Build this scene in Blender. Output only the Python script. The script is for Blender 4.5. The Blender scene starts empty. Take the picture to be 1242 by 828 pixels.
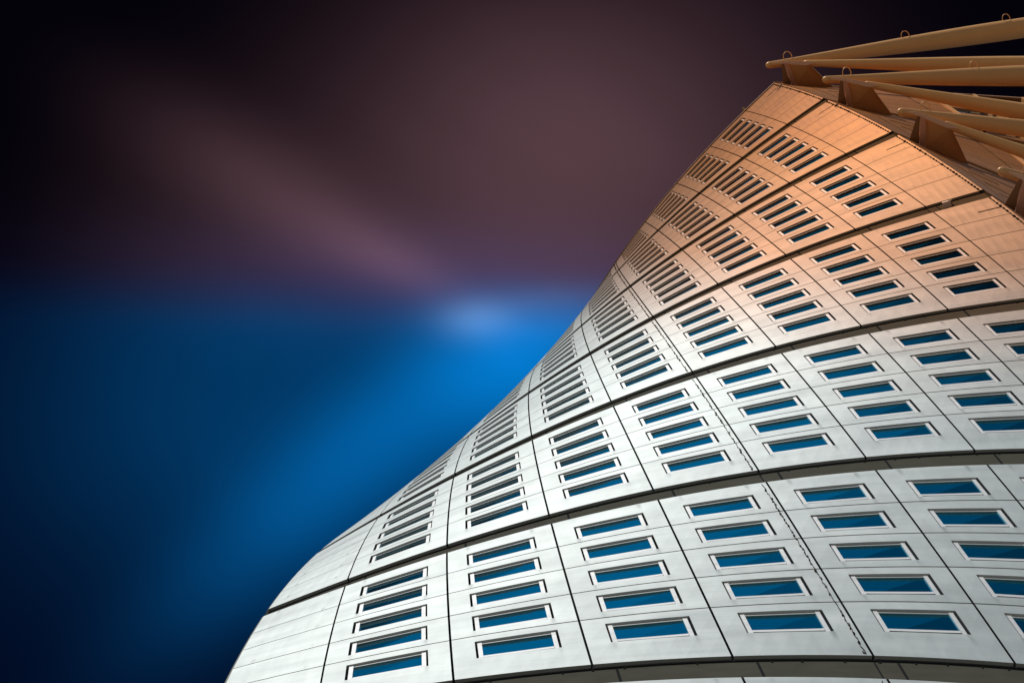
import bpy, math, random
from mathutils import Vector, Matrix
random.seed(7)
sc = bpy.context.scene
C = sc.collection
R = math.radians

# ------------------------------------------------------------------ camera
H = 22.0                       # height of one block of five storeys, metres
ZG = 3.105873512924127         # camera height below the first visible block, in blocks
EYE = 1.7
CAX_R = Vector((-0.9954676, 0.0214420, 0.0926521))
CAX_U = Vector((0.0330211, 0.9915679, 0.1253106))
CAX_F = Vector((0.0891840, -0.1278022, 0.9877818))
CAMP = Vector((0.0192624 * H, 1.3790492 * H, EYE))
cd = bpy.data.cameras.new("camera"); cam = bpy.data.objects.new("camera", cd); C.objects.link(cam)
cam.matrix_world = Matrix(((CAX_R.x, CAX_U.x, -CAX_F.x, CAMP.x), (CAX_R.y, CAX_U.y, -CAX_F.y, CAMP.y),
                           (CAX_R.z, CAX_U.z, -CAX_F.z, CAMP.z), (0, 0, 0, 1)))
FPX = 4894.84
cd.sensor_width = 36.0; cd.lens = FPX / 1242.0 * 36.0; cd.clip_start = 0.5; cd.clip_end = 8000
sc.camera = cam

# ------------------------------------------------------------------ exposure
sc.view_settings.view_transform = 'Standard'
sc.view_settings.look = 'None'
sc.view_settings.exposure = 0
sc.view_settings.gamma = 1.0
sc.view_settings.use_curve_mapping = False

# ------------------------------------------------------------------ sun
SUN_AZ, SUN_EL = 29.0, 48.0    # azimuth measured from +Y towards +X
ld = bpy.data.lights.new("sun", 'SUN'); ld.energy = 2.45; ld.angle = R(0.5); ld.color = (1.0, 0.97, 0.92)
sun = bpy.data.objects.new("sun", ld); C.objects.link(sun)
sd = Vector((math.sin(R(SUN_AZ)) * math.cos(R(SUN_EL)), math.cos(R(SUN_AZ)) * math.cos(R(SUN_EL)), math.sin(R(SUN_EL))))
sun.rotation_euler = sd.to_track_quat('Z', 'Y').to_euler()

# ------------------------------------------------------------------ world: daylight sky, long drawn storm cloud overhead
wd = bpy.data.worlds.new("World"); sc.world = wd; wd.use_nodes = True
nt = wd.node_tree; nt.nodes.clear()
def N(tree, t, **k):
    n = tree.nodes.new(t)
    for a, b in k.items(): setattr(n, a, b)
    return n
class X:
    """a scalar shader value with arithmetic"""
    def __init__(s, tree, v): s.t = tree; s.v = v
    def m(s, op, *o, clamp=False):
        n = s.t.nodes.new('ShaderNodeMath'); n.operation = op; n.use_clamp = clamp
        for i, a in enumerate((s,) + o):
            a = a.v if isinstance(a, X) else a
            if isinstance(a, (int, float)): n.inputs[i].default_value = a
            else: s.t.links.new(a, n.inputs[i])
        return X(s.t, n.outputs[0])
    def __add__(s, o): return s.m('ADD', o)
    def __sub__(s, o): return s.m('SUBTRACT', o)
    def __mul__(s, o): return s.m('MULTIPLY', o)
    def __truediv__(s, o): return s.m('DIVIDE', o)
    __radd__ = __add__; __rmul__ = __mul__
    def sstep(s, a, b):
        n = s.t.nodes.new('ShaderNodeMapRange'); n.interpolation_type = 'SMOOTHSTEP'
        s.t.links.new(s.v, n.inputs['Value'])
        n.inputs['From Min'].default_value = a; n.inputs['From Max'].default_value = b
        return X(s.t, n.outputs['Result'])
def blob(u, v, u0, v0, su, sv, ang=0.0, amp=1.0):
    du = u - u0; dv = v - v0; c, s_ = math.cos(R(ang)), math.sin(R(ang))
    a = (du * c + dv * s_) / su; b = (dv * c - du * s_) / sv
    e = (a * a + b * b) * -0.5
    return e.m('EXPONENT') * amp
def col_mul(tree, c, x):
    n = N(tree, 'ShaderNodeVectorMath', operation='SCALE'); n.inputs[0].default_value = c
    tree.links.new(x.v, n.inputs['Scale']); return n.outputs[0]
def col_add(tree, *cs):
    o = cs[0]
    for c in cs[1:]:
        n = N(tree, 'ShaderNodeVectorMath', operation='ADD'); tree.links.new(o, n.inputs[0]); tree.links.new(c, n.inputs[1]); o = n.outputs[0]
    return o
tc = N(nt, 'ShaderNodeTexCoord')
def dot(vec):
    n = N(nt, 'ShaderNodeVectorMath', operation='DOT_PRODUCT'); nt.links.new(tc.outputs['Generated'], n.inputs[0]); n.inputs[1].default_value = vec
    return X(nt, n.outputs['Value'])
# cloud layer coordinates: the sky direction dropped on a flat layer high overhead
west, north, up = dot(CAX_R), dot(CAX_U), dot(CAX_F)
den = up.m('MAXIMUM', 0.05)
cu = west / den * FPX + 621.0
cv = north / den * (-FPX) + 414.0
nz = N(nt, 'ShaderNodeTexNoise'); nz.inputs['Scale'].default_value = 1.0; nz.inputs['Detail'].default_value = 3.0
cmb = N(nt, 'ShaderNodeCombineXYZ')
# drift direction of the cloud: drawn out along one line by the wind
nt.links.new(((cu * 0.8 + cv * 0.6) / 900.0).v, cmb.inputs[0]); nt.links.new(((cv * 0.8 - cu * 0.6) / 260.0).v, cmb.inputs[1])
nt.links.new(cmb.outputs[0], nz.inputs['Vector'])
wob = X(nt, nz.outputs['Fac']) - 0.5
# cloud (mauve) above the break, clear blue below it
edge = (cv - 373.0) + wob * 26.0 - blob(cu, cv, 700, 360, 90, 60, 0, 22.0)
blue_side = edge.sstep(-75.0, 24.0)
mauve_side = edge.sstep(40.0, -75.0)
mauve = (blob(cu, cv, 690, 190, 175, 140, 0, 1.0) + blob(cu, cv, 360, 255, 135, 42, 31, 0.52) + blob(cu, cv, 495, 332, 85, 22, 31, 0.48)
         + blob(cu, cv, 270, 290, 120, 90, 20, 0.20)) * (wob * 0.55 + 1.0)
mauve = mauve * mauve_side
dusk = blob(cu, cv, 560, 335, 240, 40, 2, 1.0)
blue = (blob(cu, cv, 650, 425, 100, 62, -35, 0.92) + blob(cu, cv, 450, 535, 190, 50, -42, 0.42) + blob(cu, cv, 330, 490, 200, 140, -10, 0.21) + blob(cu, cv, 380, 400, 150, 34, 0, 0.06)) * (wob * 0.5 + 1.0) * blue_side
glow = blob(cu, cv, 578, 388, 30, 16, 0, 0.75) + blob(cu, cv, 640, 366, 70, 13, -6, 0.16)
# unseen blue sky patch added overhead for the window panes to reflect
far = cv.sstep(-60.0, -640.0) * (cv.sstep(-1480.0, -780.0) * 0.8 + 0.2)
painted = col_add(nt, col_mul(nt, (0.093, 0.046, 0.056), mauve), col_mul(nt, (0.020, 0.018, 0.060), dusk), col_mul(nt, (0.0, 0.165, 0.520), blue),
                  col_mul(nt, (0.080, 0.130, 0.200), glow), col_mul(nt, (0.0, 0.21, 0.36), far), col_mul(nt, (0.0006, 0.0006, 0.0025), blue_side * 0 + 1.0),
                  col_mul(nt, (0.0, 0.002, 0.012), blue_side))
sky = N(nt, 'ShaderNodeTexSky', sky_type='NISHITA'); sky.sun_disc = False
sky.sun_elevation = R(SUN_EL); sky.sun_rotation = R(SUN_AZ); sky.altitude = 0; sky.air_density = 1.0; sky.dust_density = 0.6; sky.ozone_density = 2.0
bg1 = N(nt, 'ShaderNodeBackground'); bg1.inputs['Strength'].default_value = 0.028; nt.links.new(sky.outputs[0], bg1.inputs['Color'])
bg2 = N(nt, 'ShaderNodeBackground'); bg2.inputs['Strength'].default_value = 1.0; nt.links.new(painted, bg2.inputs['Color'])
mx = N(nt, 'ShaderNodeMixShader'); nt.links.new(up.sstep(0.86, 0.945).v, mx.inputs[0])
nt.links.new(bg1.outputs[0], mx.inputs[1]); nt.links.new(bg2.outputs[0], mx.inputs[2])
wo = N(nt, 'ShaderNodeOutputWorld'); nt.links.new(mx.outputs[0], wo.inputs['Surface'])

# ------------------------------------------------------------------ materials
def mat(name):
    m = bpy.data.materials.new(name); m.use_nodes = True
    return m, m.node_tree, m.node_tree.nodes['Principled BSDF']
TINT = (1.07787, -27.07873, -3.21048, 1183.438)     # plane across the tower where a painted warm light grade takes over the white cladding
def warm_light_grade(tree, lo, hi, pos=(0.0, 0.10, 0.42, 0.78, 1.0)):
    """warm light grade painted into the colour: plain low down, warm near the top"""
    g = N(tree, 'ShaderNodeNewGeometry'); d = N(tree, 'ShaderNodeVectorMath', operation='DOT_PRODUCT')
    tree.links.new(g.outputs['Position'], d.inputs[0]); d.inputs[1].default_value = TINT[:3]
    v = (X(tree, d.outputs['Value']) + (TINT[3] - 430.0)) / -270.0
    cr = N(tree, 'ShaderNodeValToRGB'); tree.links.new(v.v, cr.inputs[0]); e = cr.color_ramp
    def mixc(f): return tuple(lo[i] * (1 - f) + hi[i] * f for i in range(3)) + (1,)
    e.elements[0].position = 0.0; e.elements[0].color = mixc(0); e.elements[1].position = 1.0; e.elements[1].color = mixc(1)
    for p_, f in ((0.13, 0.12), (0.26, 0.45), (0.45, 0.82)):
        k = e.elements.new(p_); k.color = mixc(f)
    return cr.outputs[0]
def streaks(tree, su, sv, detail=4.0, seed=0.0):
    uv = N(tree, 'ShaderNodeUVMap'); uv.uv_map = 'UVMap'
    mp = N(tree, 'ShaderNodeMapping'); tree.links.new(uv.outputs[0], mp.inputs[0]); mp.inputs['Scale'].default_value = (su, sv, 1); mp.inputs['Location'].default_value = (seed, seed * 2, 0)
    n = N(tree, 'ShaderNodeTexNoise'); n.inputs['Scale'].default_value = 1.0; n.inputs['Detail'].default_value = detail
    tree.links.new(mp.outputs[0], n.inputs['Vector']); return X(tree, n.outputs['Fac'])
def mulcol(tree, c, x):
    n = N(tree, 'ShaderNodeVectorMath', operation='SCALE'); tree.links.new(c, n.inputs[0]); tree.links.new(x.v, n.inputs['Scale']); return n.outputs[0]
WHITE = (0.56, 0.605, 0.60); WARM_CAST = (0.42, 0.160, 0.047)  # second colour is the white cladding with warm light painted in
def panel_material(name, lo=WHITE, hi=WARM_CAST, rough=0.40, metal=0.12, amt=0.22, stain=0.0):
    m, t, b = mat(name)
    s1 = streaks(t, 0.33, 2.6, 6.0); s2 = streaks(t, 0.35, 0.5, 3.0, 7.3); s3 = streaks(t, 9.0, 9.0, 2.0, 3.1)
    s4 = streaks(t, 3.5, 0.22, 3.0, 11.7)
    g = s1 * amt + s2 * (amt * 1.2) + s3 * 0.05 + s4 * (amt * 0.45) + (1.0 - amt * 1.325 - 0.025)
    if stain:
        # dirt washed down from the lower corners of each window opening
        uvn = N(t, 'ShaderNodeUVMap'); uvn.uv_map = 'UVMap'; sp = N(t, 'ShaderNodeSeparateXYZ'); t.links.new(uvn.outputs[0], sp.inputs[0])
        fu = (X(t, sp.outputs[0]) / 2.48).m('FRACT'); fv = (X(t, sp.outputs[1]) / 22.0).m('FRACT')
        w = ((fv - 0.187) / 0.1622).m('FRACT')
        def ridge(c, wd):
            q = (fu - c) / wd
            return (q * q * -1.0).m('EXPONENT')
        mask = (ridge(0.20, 0.022) + ridge(0.81, 0.022)) * w.sstep(0.66, 0.99) * s4.sstep(0.35, 0.65) * (w.m('LESS_THAN', 0.995))
        g = g * (mask * (-stain) + 1.0)
    t.links.new(mulcol(t, warm_light_grade(t, lo, hi), g), b.inputs['Base Color'])
    t.links.new(warm_light_grade(t, (0.90, 0.91, 0.90), (0.82, 0.44, 0.20)), b.inputs['Specular Tint'])
    t.links.new(((s1 * -0.25) + (rough + 0.13)).v, b.inputs['Roughness'])
    b.inputs['Metallic'].default_value = metal; b.inputs['Specular IOR Level'].default_value = 0.15
    bp = N(t, 'ShaderNodeBump'); bp.inputs['Strength'].default_value = 0.12; bp.inputs['Distance'].default_value = 0.05
    t.links.new((s2 + s1 * 0.25).v, bp.inputs['Height']); t.links.new(bp.outputs[0], b.inputs['Normal'])
    return m
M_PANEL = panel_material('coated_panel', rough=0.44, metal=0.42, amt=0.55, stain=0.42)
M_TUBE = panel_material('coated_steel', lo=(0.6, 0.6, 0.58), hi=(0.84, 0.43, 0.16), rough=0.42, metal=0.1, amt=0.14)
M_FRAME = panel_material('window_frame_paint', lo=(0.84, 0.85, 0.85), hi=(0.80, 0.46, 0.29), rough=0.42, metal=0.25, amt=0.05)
def flat(name, lo, hi=None, rough=0.6, metal=0.0, amt=0.2):
    m, t, b = mat(name)
    n = N(t, 'ShaderNodeTexNoise'); n.inputs['Scale'].default_value = 1.7; n.inputs['Detail'].default_value = 5
    tcn = N(t, 'ShaderNodeTexCoord'); t.links.new(tcn.outputs['Object'], n.inputs['Vector'])
    x = X(t, n.outputs['Fac']) * amt + (1 - amt * 0.5)
    t.links.new(mulcol(t, warm_light_grade(t, lo, hi or lo), x), b.inputs['Base Color'])
    b.inputs['Roughness'].default_value = rough; b.inputs['Metallic'].default_value = metal; b.inputs['Specular IOR Level'].default_value = 0.0
    b.inputs['Specular Tint'].default_value = (0.35, 0.33, 0.3, 1)
    return m
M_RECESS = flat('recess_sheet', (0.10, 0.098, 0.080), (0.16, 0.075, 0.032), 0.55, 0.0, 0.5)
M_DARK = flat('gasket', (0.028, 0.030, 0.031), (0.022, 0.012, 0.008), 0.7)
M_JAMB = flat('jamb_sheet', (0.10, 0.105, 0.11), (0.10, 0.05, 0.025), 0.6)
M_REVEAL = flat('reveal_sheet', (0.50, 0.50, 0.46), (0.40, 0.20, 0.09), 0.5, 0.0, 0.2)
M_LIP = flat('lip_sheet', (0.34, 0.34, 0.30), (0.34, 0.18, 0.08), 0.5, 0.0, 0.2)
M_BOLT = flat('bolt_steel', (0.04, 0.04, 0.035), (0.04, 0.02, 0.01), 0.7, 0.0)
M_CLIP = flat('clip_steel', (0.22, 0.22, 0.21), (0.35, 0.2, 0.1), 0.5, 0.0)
M_PANE, t_, b_ = mat('pane_glass')        # reflection tint painted into the glass: blue low down, dark warm tone higher up
gc = warm_light_grade(t_, (0.25, 0.60, 0.74), (0.14, 0.045, 0.032)); t_.links.new(gc, b_.inputs['Base Color']); t_.links.new(gc, b_.inputs['Specular Tint'])
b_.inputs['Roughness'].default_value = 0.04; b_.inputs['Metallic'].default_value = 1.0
M_DGLASS, t_, b_ = mat('gallery_glass')
b_.inputs['Base Color'].default_value = (0.010, 0.010, 0.014, 1); b_.inputs['Roughness'].default_value = 0.05
M_PAVE, t_, b_ = mat('plaza_paving')
tcn = N(t_, 'ShaderNodeTexCoord'); br = N(t_, 'ShaderNodeTexBrick'); br.inputs['Scale'].default_value = 1.0; br.inputs['Brick Width'].default_value = 0.8; br.inputs['Row Height'].default_value = 0.4; br.inputs['Mortar Size'].default_value = 0.01
br.inputs['Color1'].default_value = (0.30, 0.295, 0.28, 1); br.inputs['Color2'].default_value = (0.25, 0.245, 0.24, 1); br.inputs['Mortar'].default_value = (0.1, 0.1, 0.1, 1)
t_.links.new(tcn.outputs['Object'], br.inputs['Vector']); t_.links.new(br.outputs['Color'], b_.inputs['Base Color']); b_.inputs['Roughness'].default_value = 0.85

# ------------------------------------------------------------------ tower geometry
def theta(z): return -0.1752210748 * z + 0.0021133029 * z * z - 0.0001134075 * z ** 3
def world(x, y, z):
    """plan point (in block heights, about the twist axis) at level z -> metres"""
    t = theta(z); c, s = math.cos(t), math.sin(t)
    return Vector(((c * x - s * y) * H, (s * x + c * y) * H, (z + ZG) * H + EYE))
PX = [0.0, 0.1129328, 0.2261622, 0.3386538, 0.4499962, 0.5397329]
def plan_x(i):
    a = min(abs(i), 6.0); k = min(int(a), 4)
    return -math.copysign(PX[k] + (PX[k + 1] - PX[k]) * (a - k), i) if a else 0.0
def plan_y(x): return 0.7218259 - 0.2583 * x * x + 0.0758 * x ** 4 - 0.0
def F(i, z, d=0.0):
    """point on the curved front face: column i (-5..5), level z, d metres proud of the cladding"""
    x = plan_x(i); sl = -0.5166 * x + 0.3032 * x ** 3; n = 1 / math.hypot(1, sl); d /= H
    return world(x - sl * n * d, plan_y(x) + n * d, z)
SA = R(-120.5); SD = (math.cos(SA), math.sin(SA)); SN = (SD[1], -SD[0])
C5 = (-0.5397329, plan_y(0.5397329))
def S(t, z, d=0.0):
    """point on the side face that runs from the front corner to the spine, t in block heights, d metres proud"""
    d /= H
    return world(C5[0] + t * SD[0] + d * SN[0], C5[1] + t * SD[1] + d * SN[1], z)
TIP = (C5[0] + 0.78 * SD[0], C5[1] + 0.78 * SD[1])

class MB:
    def __init__(s): s.v = []; s.f = []; s.m = []; s.uv = []; s.mats = []; s.sm = []
    def slot(s, m):
        if m not in s.mats: s.mats.append(m)
        return s.mats.index(m)
    def quad(s, pts, m, uvs=None, smooth=False):
        b = len(s.v); s.v += [tuple(p) for p in pts]; s.f.append(tuple(range(b, b + len(pts)))); s.m.append(s.slot(m))
        s.uv.append(uvs or [(0, 0)] * len(pts)); s.sm.append(smooth)
    def box(s, o, ax, ay, az, m):
        """o centre, three half-axis vectors"""
        c = [o + ax * i + ay * j + az * k for i in (-1, 1) for j in (-1, 1) for k in (-1, 1)]
        for q in ((0, 1, 3, 2), (4, 6, 7, 5), (0, 4, 5, 1), (2, 3, 7, 6), (0, 2, 6, 4), (1, 5, 7, 3)): s.quad([c[i] for i in q], m)
    def build(s, name, parent=None, weld=False):
        me = bpy.data.meshes.new(name); me.from_pydata(s.v, [], s.f)
        ul = me.uv_layers.new(name='UVMap'); k = 0
        flatuv = [c for f in s.uv for uvp in f for c in uvp]
        ul.data.foreach_set('uv', flatuv)
        for mm in s.mats: me.materials.append(mm)
        me.polygons.foreach_set('material_index', s.m); me.polygons.foreach_set('use_smooth', s.sm)
        if weld:
            import bmesh
            bm = bmesh.new(); bm.from_mesh(me); bmesh.ops.remove_doubles(bm, verts=bm.verts, dist=1e-4); bm.to_mesh(me); bm.free()
        me.update()
        o = bpy.data.objects.new(name, me); C.objects.link(o)
        if parent: o.parent = parent
        return o
def sweep(mb, G, us, z0, z1, d, m, nz=1, flip=False, uo=0.0):
    """skin patch over list of parameters us between two levels; G is F or S"""
    sc_ = 2.48 if G is F else H
    for a, b in zip(us, us[1:]):
        for k in range(nz):
            za = z0 + (z1 - z0) * k / nz; zb = z0 + (z1 - z0) * (k + 1) / nz
            q = [G(a, za, d), G(b, za, d), G(b, zb, d), G(a, zb, d)]
            uv = [((a + uo) * sc_, za * H), ((b + uo) * sc_, za * H), ((b + uo) * sc_, zb * H), ((a + uo) * sc_, zb * H)]
            mb.quad(q, m, uv)
def lerp(a, b, n): return [a + (b - a) * k / n for k in range(n + 1)]
def hstrip(mb, G, us, z, d0, d1, m):
    for a, b in zip(us, us[1:]): mb.quad([G(a, z, d0), G(b, z, d0), G(b, z, d1), G(a, z, d1)], m)
def vstrip(mb, G, u, z0, z1, d0, d1, m, nz=1):
    for k in range(nz):
        za = z0 + (z1 - z0) * k / nz; zb = z0 + (z1 - z0) * (k + 1) / nz
        mb.quad([G(u, za, d0), G(u, zb, d0), G(u, zb, d1), G(u, za, d1)], m)

GAP = 0.0887
FLOORS = [GAP, 0.316, 0.476, 0.641, 0.807, 1.0]
WZ = [(0.187, 0.283), (0.349, 0.4435), (0.509, 0.602), (0.671, 0.766), (0.8345, 0.930)]
WI = (0.184, 0.822)
GH = 0.0092        # half width of a vertical joint, in columns
GZ = 0.0022        # half height of a storey joint
BLOCKS = range(-1, 6)
DEPTH = 0.095       # how far the cladding stands off the recess wall

def panel(mb, G, u0, u1, z0, z1, hole=None, n=4, uo=0.0):
    """one cladding sheet with returns and, where given, a window hole (ua, ub, za, zb)"""
    if hole:
        ua, ub, za, zb = hole
        allu = lerp(u0, ua, 1) + lerp(ua, ub, n)[1:] + lerp(ub, u1, 1)[1:]
        sweep(mb, G, allu, z0, za, 0, M_PANEL, uo=uo); sweep(mb, G, allu, zb, z1, 0, M_PANEL, uo=uo)
        sweep(mb, G, [u0, ua], za, zb, 0, M_PANEL, uo=uo); sweep(mb, G, [ub, u1], za, zb, 0, M_PANEL, uo=uo)
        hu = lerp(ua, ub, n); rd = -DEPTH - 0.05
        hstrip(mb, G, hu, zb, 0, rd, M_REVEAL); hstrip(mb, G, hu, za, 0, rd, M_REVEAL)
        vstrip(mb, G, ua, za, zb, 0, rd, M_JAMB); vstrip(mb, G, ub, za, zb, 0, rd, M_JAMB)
    else:
        allu = lerp(u0, u1, n + 2); sweep(mb, G, allu, z0, z1, 0, M_PANEL, uo=uo)
    hstrip(mb, G, allu, z0, 0, -DEPTH, M_LIP); hstrip(mb, G, allu, z1, 0, -DEPTH, M_LIP)
    vstrip(mb, G, u0, z0, z1, 0, -DEPTH, M_DARK); vstrip(mb, G, u1, z0, z1, 0, -DEPTH, M_DARK)

tower = bpy.data.objects.new('twisted_tower', None); C.objects.link(tower)
tower['label'] = 'tall twisting tower of white panels, painted with a warm light grade towards the top, with rows of slim windows'
tower['category'] = 'building'
tower.location = (0, 0, 0)

SLIT = (0.084, 0.140)
for k in BLOCKS:
    mb = MB()
    for c in range(-5, 5):
        u0, u1 = c + GH, c + 1 - GH
        if c == -5: u0 = -5.0
        if c == 4: u1 = 4.93
        for fl in range(5):
            z0 = k + FLOORS[fl] + (GZ if fl else 0); z1 = k + FLOORS[fl + 1] - (GZ if fl < 4 else 0)
            hole = None
            if -4 <= c <= 3: hole = (c + WI[0], c + WI[1], k + WZ[fl][0], k + WZ[fl][1])
            jit = random.randint(0, 40)
            panel(mb, F, u0, u1, z0, z1, hole, uo=jit)
    mb.build('facade_block', tower)
    # side face towards the spine
    mb = MB()
    for fl in range(5):
        z0 = k + FLOORS[fl] + (GZ if fl else 0); z1 = k + FLOORS[fl + 1] - (GZ if fl < 4 else 0)
        zc = sum(WZ[fl]) / 2
        panel(mb, S, 0.004, 0.060, z0, z1, None, 1, random.uniform(0, 9))
        panel(mb, S, 0.0625, 0.270, z0, z1, (SLIT[0], SLIT[1], k + zc - 0.022, k + zc + 0.012), 2, random.uniform(0, 9))
        panel(mb, S, 0.2725, 0.328, z0, z1, None, 1, random.uniform(0, 9))
        # spandrels of the glazed gallery
        for a, b in ((0.334, 0.440), (0.448, 0.549), (0.557, 0.66), (0.668, 0.77)):
            panel(mb, S, a, b, z0, z0 + 0.055, None, 1, random.uniform(0, 9))
    mb.build('spine_side_panels', tower)
    for fl in range(5):
        mb = MB(); zc = sum(WZ[fl]) / 2
        sweep(mb, S, [SLIT[0], SLIT[1]], k + zc - 0.022, k + zc + 0.012, -0.12, M_DGLASS)
        mb.build('slit_window', tower)
    for t in (0.331, 0.444, 0.553, 0.664, 0.775):
        mb = MB(); vstrip(mb, S, t - 0.003, k + GAP, k + 1, 0.10, -0.35, M_TUBE, 5); vstrip(mb, S, t + 0.003, k + GAP, k + 1, 0.10, -0.35, M_TUBE, 5)
        sweep(mb, S, [t - 0.003, t + 0.003], k + GAP, k + 1, 0.10, M_TUBE, 5); mb.build('mullion', tower)

# dark sheathing behind the joints, recess bands between the blocks, closed rear of the tower
mb = MB()
for k in BLOCKS:
    us = lerp(-5.0, 4.96, 24)
    sweep(mb, F, us, k + GAP, k + 1, -DEPTH - 0.09, M_DARK, 5)
    sweep(mb, S, lerp(0.0, 0.331, 6), k + GAP, k + 1, -DEPTH - 0.09, M_DARK, 5)
mb.build('sheathing', tower)
mb = MB()
for k in BLOCKS: sweep(mb, S, lerp(0.331, 0.778, 4), k + GAP, k + 1, -0.35, M_DGLASS, 5)
mb.build('gallery_glazing', tower)
for k in list(BLOCKS):
    mb = MB()
    us = lerp(-5.0, 4.985, 40)
    sweep(mb, F, us, k, k + GAP, -DEPTH, M_RECESS)
    hstrip(mb, F, us, k + GAP, -DEPTH - 0.09, 0.0 - DEPTH + 0.002, M_DARK)
    hstrip(mb, F, us, k, 0, -DEPTH - 0.09, M_LIP)
    sweep(mb, S, lerp(0.006, 0.778, 4), k, k + GAP, -DEPTH, M_RECESS)
    pass
    # upper drip edge: a thin shadow gap sheet
    sweep(mb, F, us, k + GAP - 0.0045, k + GAP - 0.0005, -DEPTH + 0.030, M_DARK)
    hstrip(mb, F, us, k + GAP - 0.0045, -DEPTH + 0.030, -DEPTH, M_DARK)
    # sheet joints
    for c in range(-5, 5):
        for off, w in ((0.17, 0.010), (0.0, 0.006)):
            u = c + off
            if off == 0.0 and c not in (0, -4, 4): continue
            sweep(mb, F, [u - w, u + w], k + 0.001, k + GAP - 0.005, -DEPTH + 0.006, M_DARK)
    band = mb.build('recess_band', tower)
    mb = MB()
    for c in range(-19, 19):
        for zz, dz in ((k + GAP - 0.0085, 0.0022), (k + 0.006, 0.0035)):
            u = c * 0.25 + random.uniform(-0.05, 0.05)
            for uu in ((u,) if zz > k + 0.05 or random.random() < 0.5 else (u - 0.03, u + 0.03)):
                if abs(uu) > 4.85 or random.random() < 0.15: continue
                o = F(uu, zz, -DEPTH + 0.01); ax = (F(uu + 0.01, zz, 0) - F(uu - 0.01, zz, 0)).normalized()
                n = (F(uu, zz, 1) - F(uu, zz, 0)).normalized()
                mb.box(o, ax * random.uniform(0.012, 0.03), n * 0.010, Vector((0, 0, dz * H * 0.5)), M_BOLT)
    mb.build('recess_bolts', band)['kind'] = 'stuff'

# ---- windows
def proj(p):
    d = p - CAMP; z = d.dot(CAX_F); return (621 + FPX * d.dot(CAX_R) / z, 414 - FPX * d.dot(CAX_U) / z)
def frame_bm(mb, c, k, fl):
    za, zb = k + WZ[fl][0], k + WZ[fl][1]; ua, ub = c + WI[0], c + WI[1]
    fd = -0.035; gd = -0.065; w = 0.034; hz = 0.0016
    a0, a1 = ua + 0.018, ua + 0.018 + w; b0, b1 = ub - 0.018 - w, ub - 0.018
    zt = zb - 0.0006; zl = za + 0.0006
    for u0, u1 in ((a0, a1), (b0, b1)):     # jambs
        sweep(mb, F, [u0, u1], zl, zt, fd, M_FRAME); vstrip(mb, F, u0, zl, zt, fd, gd - 0.05, M_FRAME); vstrip(mb, F, u1, zl, zt, fd, gd - 0.05, M_DARK if u1 == b1 else M_FRAME)
        hstrip(mb, F, [u0, u1], zl, fd, gd - 0.05, M_FRAME)
    sweep(mb, F, [a1, b0], zt - 0.004, zt, fd - 0.015, M_FRAME)      # head
    hstrip(mb, F, [a1, b0], zt - 0.004, fd - 0.015, gd, M_REVEAL)
def pane_bm(mb, c, k, fl):
    za, zb = k + WZ[fl][0], k + WZ[fl][1]; ua, ub = c + WI[0], c + WI[1]
    j = [random.uniform(-0.009, 0.009) for _ in range(4)]
    mb.quad([F(ua + 0.018, za, -0.068 + j[0]), F(ub - 0.018, za, -0.068 + j[1]), F(ub - 0.018, zb, -0.068 + j[2]), F(ua + 0.018, zb, -0.068 + j[3])], M_PANE)
def bar_bm(mb, c, k, fl):
    za = k + WZ[fl][0]; ua, ub = c + WI[0] + 0.053, c + WI[1] - 0.054
    z0, z1 = za + 0.0135, za + 0.0225
    sweep(mb, F, [ua, ub], z0, z1, -0.042, M_FRAME); hstrip(mb, F, [ua, ub], z0, -0.042, -0.060, M_DARK); hstrip(mb, F, [ua, ub], z1, -0.042, -0.060, M_FRAME)
wins = []
for k in BLOCKS:
    for c in range(-4, 4):
        for fl in range(5):
            q = [proj(F(c + a, k + b)) for a, b in ((WI[0], WZ[fl][0]), (WI[1], WZ[fl][0]), (WI[1], WZ[fl][1]), (WI[0], WZ[fl][1]))]
            inside = all(-60 < x < 1300 and -60 < y < 880 for x, y in q) and 0 <= sum(x for x, y in q) / 4 < 1242 and sum(y for x, y in q) / 4 < 828
            ar = 0.5 * abs(sum(q[i][0] * q[(i + 1) % 4][1] - q[(i + 1) % 4][0] * q[i][1] for i in range(4)))
            wins.append((ar if inside else 0.0, c, k, fl))
wins.sort(reverse=True)
for ar, c, k, fl in wins[:100]:
    mb = MB(); frame_bm(mb, c, k, fl); w = mb.build('window', tower)
    mb = MB(); pane_bm(mb, c, k, fl); mb.build('pane', w)
    mb = MB(); bar_bm(mb, c, k, fl); mb.build('bottom_rail', w)
mb = MB()
for ar, c, k, fl in wins[100:]:
    frame_bm(mb, c, k, fl); pane_bm(mb, c, k, fl); bar_bm(mb, c, k, fl)
mb.build('window', tower)['kind'] = 'stuff'

# ---- lower storeys down to the plaza, rear walls, roof
mb = MB()
sweep(mb, F, lerp(-5, 5, 20), -3.183, -1, -0.0, M_PANEL, 12); sweep(mb, S, lerp(0, 0.78, 4), -3.183, -1, 0, M_PANEL, 12)
mb.build('lower_storeys', tower)
def rear(z, s=1.0):
    l = [(0.5397, C5[1]), (0.56, 0.3), (0.575, -0.02), (0.56, -0.34), (0.5397, -0.69), (0.0, -0.762), (-0.5397, -0.69), TIP]
    return [world(x * s, (y + 0.02) * s - 0.02, z) for x, y in l]
mb = MB(); zs = lerp(-3.183, 6.0, 56)
for a, b in zip(zs, zs[1:]):
    A, B = rear(a), rear(b)
    for i in range(len(A) - 1): mb.quad([A[i], A[i + 1], B[i + 1], B[i]], M_PANEL, [(i * 9, a * H), (i * 9 + 9, a * H), (i * 9 + 9, b * H), (i * 9, b * H)])
mb.build('rear_wall', tower)
mb = MB(); zr = 5.9985
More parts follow.
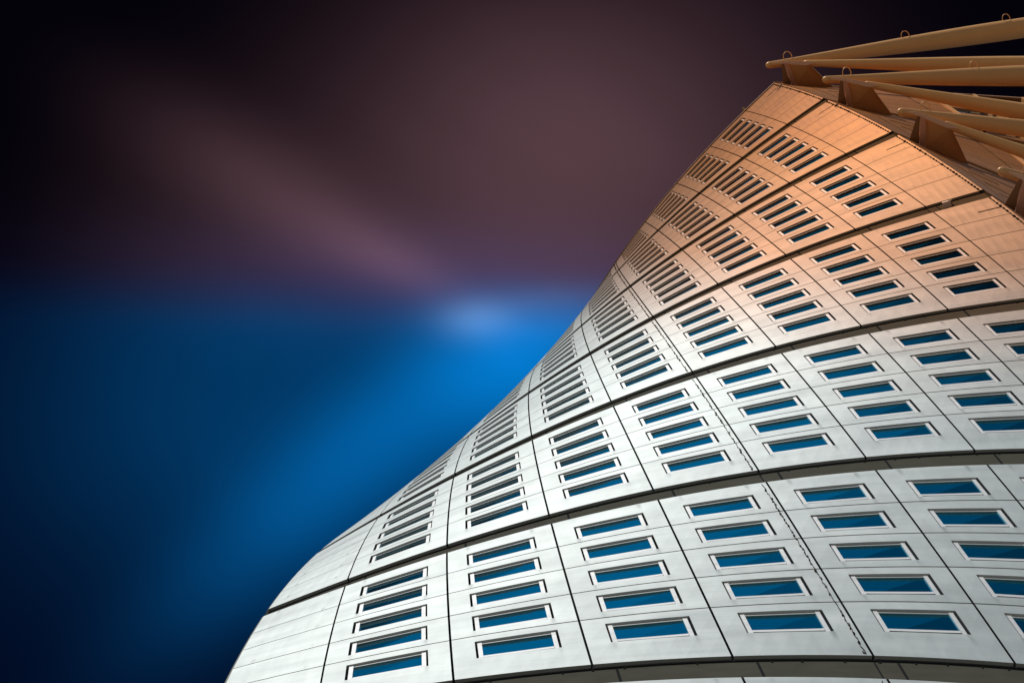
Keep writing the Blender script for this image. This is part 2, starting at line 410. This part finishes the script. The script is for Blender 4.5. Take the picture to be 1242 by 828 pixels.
rim = [F(u, zr, -0.14) for u in lerp(-5, 5, 20)] + list(reversed(rear(zr)))[0:-1]
mb.quad(rim, M_RECESS); mb.build('roof', tower)
# coping along the roof edge
mb = MB()
us = lerp(-5.02, 5.0, 40)
for G, uu in ((F, us), (S, lerp(0.0, 0.78, 6))):
    sweep(mb, G, uu, 6.003, 6.0105, 0.06, M_FRAME); hstrip(mb, G, uu, 6.003, 0.06, -0.3, M_LIP); hstrip(mb, G, uu, 6.0105, 0.06, -0.3, M_LIP)
    sweep(mb, G, uu, 6.0, 6.003, -0.02, M_DARK)
mb.build('roof_coping', tower)

# ---- round tubes along a path
def tube(pts, rad, mb, m, seg=20, caps=True):
    n = len(pts); rings = []
    ref = None
    for i, p in enumerate(pts):
        t = (pts[min(i + 1, n - 1)] - pts[max(i - 1, 0)]).normalized()
        if ref is None: ref = t.orthogonal().normalized()
        ref = (ref - t * ref.dot(t)).normalized(); b = t.cross(ref); r_ = rad[i] if isinstance(rad, (list, tuple)) else rad
        rings.append([p + (ref * math.cos(2 * math.pi * k / seg) + b * math.sin(2 * math.pi * k / seg)) * r_ for k in range(seg)])
    ln = 0.0
    base = len(mb.v)
    for rr in rings: mb.v += [tuple(x) for x in rr]
    sl = mb.slot(m)
    for i in range(n - 1):
        l2 = ln + (pts[i + 1] - pts[i]).length
        for k in range(seg):
            k2 = (k + 1) % seg
            mb.f.append((base + i * seg + k, base + i * seg + k2, base + (i + 1) * seg + k2, base + (i + 1) * seg + k)); mb.m.append(sl); mb.sm.append(True)
            a, b_ = k / seg * 3, (k + 1) / seg * 3
            mb.uv.append([(ln, a), (ln, b_), (l2, b_), (l2, a)])
        ln = l2
    if caps:
        for i, rev in ((0, True), (n - 1, False)):
            idx = [base + i * seg + k for k in range(seg)]
            mb.f.append(tuple(reversed(idx)) if rev else tuple(idx)); mb.m.append(sl); mb.sm.append(False); mb.uv.append([(0, 0)] * seg)

# corner trims
for G, u in ((F, -5.0), (F, 4.965)):
    for k in BLOCKS:
        mb = MB(); zz = lerp(k + GAP, k + 1, 8)
        if u < 0:
            tube([G(u, z, -0.10) for z in zz], 0.10, mb, M_LIP, 10)
        else:
            vstrip(mb, G, 4.945, k + GAP, k + 1, 0.012, -DEPTH, M_DARK, 6); sweep(mb, G, [4.945, 4.990], k + GAP, k + 1, 0.012, M_PANEL, 6)
            for j in range(30):
                z = k + GAP + (1 - GAP) * (j + 0.5) / 30; n = (F(4.95, z, 1) - F(4.95, z, 0)).normalized(); ax = (F(4.96, z) - F(4.94, z)).normalized(); az = (F(4.95, z + .01) - F(4.95, z)).normalized()
                mb.box(F(4.935, z, 0.012), ax * random.uniform(0.015, 0.04), n * 0.025, az * random.uniform(0.04, 0.2), M_BOLT)
        mb.build('corner_trim', tower)
# short open joint near the corner under each recess
for k in BLOCKS:
    mb = MB(); z = k + 0.885
    sweep(mb, F, [4.55, 4.93], z - 0.004, z + 0.004, 0.004, M_DARK); mb.build('drip_slot', tower)

# rail with clips along the middle joint
for k in BLOCKS:
    mb = MB(); rnd = random.Random(k)
    nn = 46
    pts = []
    for j in range(nn * 2 + 1):
        z = k + GAP + 0.004 + (0.985 - GAP) * j / (nn * 2)
        pts.append(F(-0.050 + 0.004 * math.sin(j * 1.3) + rnd.uniform(-0.005, 0.005), z, 0.02))
    tube(pts, 0.007, mb, M_BOLT, 5)
    for j in range(nn):
        if rnd.random() < 0.25: continue
        z = k + GAP + 0.01 + (0.97 - GAP) * j / nn; n = (F(0, z, 1) - F(0, z, 0)).normalized(); ax = (F(0.01, z) - F(-0.01, z)).normalized(); az = (F(0, z + .01) - F(0, z)).normalized()
        mb.box(F(-0.044 - rnd.uniform(0, 0.012), z, 0.015), ax * rnd.uniform(0.008, 0.024), n * 0.012, az * rnd.uniform(0.02, 0.09), M_BOLT if j % 3 else M_CLIP)
    mb.build('joint_rail', tower)

# ---- spine and struts
SPT, SPO = 0.8113, 0.1028 * H
mb = MB(); tube([S(SPT, z, SPO) for z in lerp(-3.183, 6.78, 96)], 0.75, mb, M_TUBE, 20); mb.build('spine_column', tower)
ZF = 0.9076
def cigar(A, B, r0, rmax, r1, name):
    n = 28; pts = []; rad = []
    L = (B - A).length; d = (B - A).normalized()
    # rounded nose
    for q in (0.0, 0.08, 0.25, 0.5, 0.75): pts.append(A + d * (q - 1) * r0 * 1.8); rad.append(r0 * math.sqrt(max(0.01, 1 - (1 - q) ** 2)))
    for j in range(n + 1):
        s = j / n; pts.append(A + (B - A) * s * 0.985 + d * 0.02)
        rad.append(r0 + (rmax - r0) * math.sin(math.pi / 2 * min(1.0, s / 0.8)) ** 1.25)
    mb = MB(); tube(pts, rad, mb, M_TUBE, 28)
    o = mb.build(name, tower)
    return o, pts, rad
def hoop(parent, P, d, side, r_):
    """small lashing ring standing on a strut"""
    mb = MB(); up_ = Vector((0, 0, 1)); up_ = (up_ - d * up_.dot(d)).normalized()
    pts = [P + d * (0.30 * math.cos(a)) + side * (r_ * 0.9 + 0.12 + 0.26 * math.sin(a)) for a in lerp(-0.9, math.pi + 0.9, 16)]
    tube(pts, 0.022, mb, M_TUBE, 6)
    for e in (pts[0], pts[-1]): mb.box(e, d * 0.09, side * 0.05, d.cross(side) * 0.05, M_TUBE)
    mb.build('lashing_ring', parent)
for k in BLOCKS:
    zf = k + ZF
    top = k + ZF + 0.9188
    Bb = S(SPT, zf, SPO); Ba = S(SPT, top, SPO) if top < 6.8 else S(SPT, 6.7, SPO)
    A = S(-0.0253, zf, 0.0402 * H); A2 = S(0.0577, zf, 0.0506 * H)
    o, pts, rad = cigar(A, Ba, 0.17, 0.53, 0.22, 'diagonal_strut')
    d = (Ba - A).normalized(); side = (-(d.cross(CAX_F))).normalized()
    if side.dot(CAX_U) < 0: side = -side
    for s in (0.055, 0.42, 0.75):
        j = min(len(pts) - 1, int(4 + s * 28)); hoop(o, A + (Ba - A) * s, d, side, rad[j])
    o, pts, rad = cigar(A2, Bb, 0.16, 0.50, 0.22, 'horizontal_strut')
    # bracket: a horizontal gusset plate from the side face out to the struts with a stiff front flange
    T = lambda t, off, dz=0.0: S(t, zf + dz, off * H)
    th = 0.008
    p = [T(0.012, 0.047), T(0.062, 0.0485), T(0.072, 0.040), (S(0.128, k + 0.985, 0)), S(0.042, k + 0.955, 0)]
    mb = MB(); dn = Vector((0, 0, -0.14))
    mb.quad(p, M_TUBE); mb.quad([x + dn for x in p], M_TUBE)
    for a, b in zip(p, p[1:] + p[:1]): mb.quad([a, b, b + dn, a + dn], M_TUBE)
    br_ = mb.build('bracket', tower)
    mb = MB()
    # tapered front flange standing on edge
    top0, bot0 = T(0.010, 0.0470), S(0.036, k + 0.953, 0); ax = (bot0 - top0).normalized(); sd_ = Vector((SD[0], SD[1], 0))
    tt = theta(zf); sdw = Vector((math.cos(tt) * SD[0] - math.sin(tt) * SD[1], math.sin(tt) * SD[0] + math.cos(tt) * SD[1], 0))
    for q0, q1 in zip(lerp(0, 1, 6), lerp(0, 1, 6)[1:]): pass
    sec = []
    for q in lerp(0, 1, 8):
        c_ = top0 + (bot0 - top0) * q; w = 0.10 + 0.05 * math.sin(math.pi * q); h = 0.30 - 0.12 * q
        sec.append([c_ + sdw * a * w + Vector((0, 0, b * h)) for a, b in ((-0.7, -1), (0.7, -1), (1, -0.8), (1, 0.8), (0.7, 1), (-0.7, 1), (-1, 0.8), (-1, -0.8))])
    for s0, s1 in zip(sec, sec[1:]):
        for i in range(8): mb.quad([s0[i], s0[(i + 1) % 8], s1[(i + 1) % 8], s1[i]], M_FRAME, smooth=False)
    mb.quad(sec[0], M_FRAME); mb.quad(sec[-1], M_FRAME)
    mb.build('flange', br_)
    mb = MB()
    q = [T(0.000, 0.0465, 0.004), T(0.010, 0.047, 0.004), S(0.030, k + 0.957, 0), S(0.012, k + 0.957, 0)]
    q2 = [x + Vector((0, 0, -0.1)) for x in q]
    mb.quad(q, M_LIP); mb.quad(q2, M_LIP)
    for i in range(4): mb.quad([q[i], q[(i + 1) % 4], q2[(i + 1) % 4], q2[i]], M_LIP)
    mb.build('web_plate', br_)
    # cap sheet the struts rest on
    mb = MB(); p = [T(-0.020, 0.0455), T(0.055, 0.0465), T(0.075, 0.0535), T(0.062, 0.0560), T(0.0, 0.052)]
    dn = Vector((0, 0, -0.06)); up2 = Vector((0, 0, -0.17))
    a_ = [x + up2 for x in p]; b2 = [x + up2 + dn for x in p]
    mb.quad(a_, M_FRAME); mb.quad(b2, M_FRAME)
    for i in range(5): mb.quad([a_[i], a_[(i + 1) % 5], b2[(i + 1) % 5], b2[i]], M_FRAME)
    mb.build('bearing_plate', br_)

# ---- small floodlight fixed in the recess near the corner
mb = MB(); u, z = 4.30, 3.045
n = (F(u, z, 1) - F(u, z, 0)).normalized(); ax = (F(u + .01, z) - F(u - .01, z)).normalized(); zv = Vector((0, 0, 1))
mb.box(F(u, z, 0.0), ax * 0.14, n * 0.10, zv * 0.16, M_FRAME); mb.box(F(u + 0.07, z + 0.004, 0.03), ax * 0.07, n * 0.07, zv * 0.16, M_CLIP)
mb.box(F(u + 0.03, z, -0.09), ax * 0.03, n * 0.06, zv * 0.05, M_BOLT)
mb.build('floodlight', tower)
mb = MB(); o = F(4.0, 6.02, 0.10)
tube([F(4.0, 6.0, -0.05), F(4.0, 6.012, 0.10)], 0.03, mb, M_CLIP, 8)
tube([o + Vector((0, 0, a)) for a in (-0.10, -0.07, 0, 0.07, 0.10)], [0.02, 0.07, 0.10, 0.07, 0.02], mb, M_CLIP, 12)
mb.build('beacon', tower)

# ------------------------------------------------------------------ ground
mb = MB(); s = 3000
mb.quad([Vector((-s, -s, 0)), Vector((s, -s, 0)), Vector((s, s, 0)), Vector((-s, s, 0))], M_PAVE)
g = mb.build('ground'); g['kind'] = 'structure'
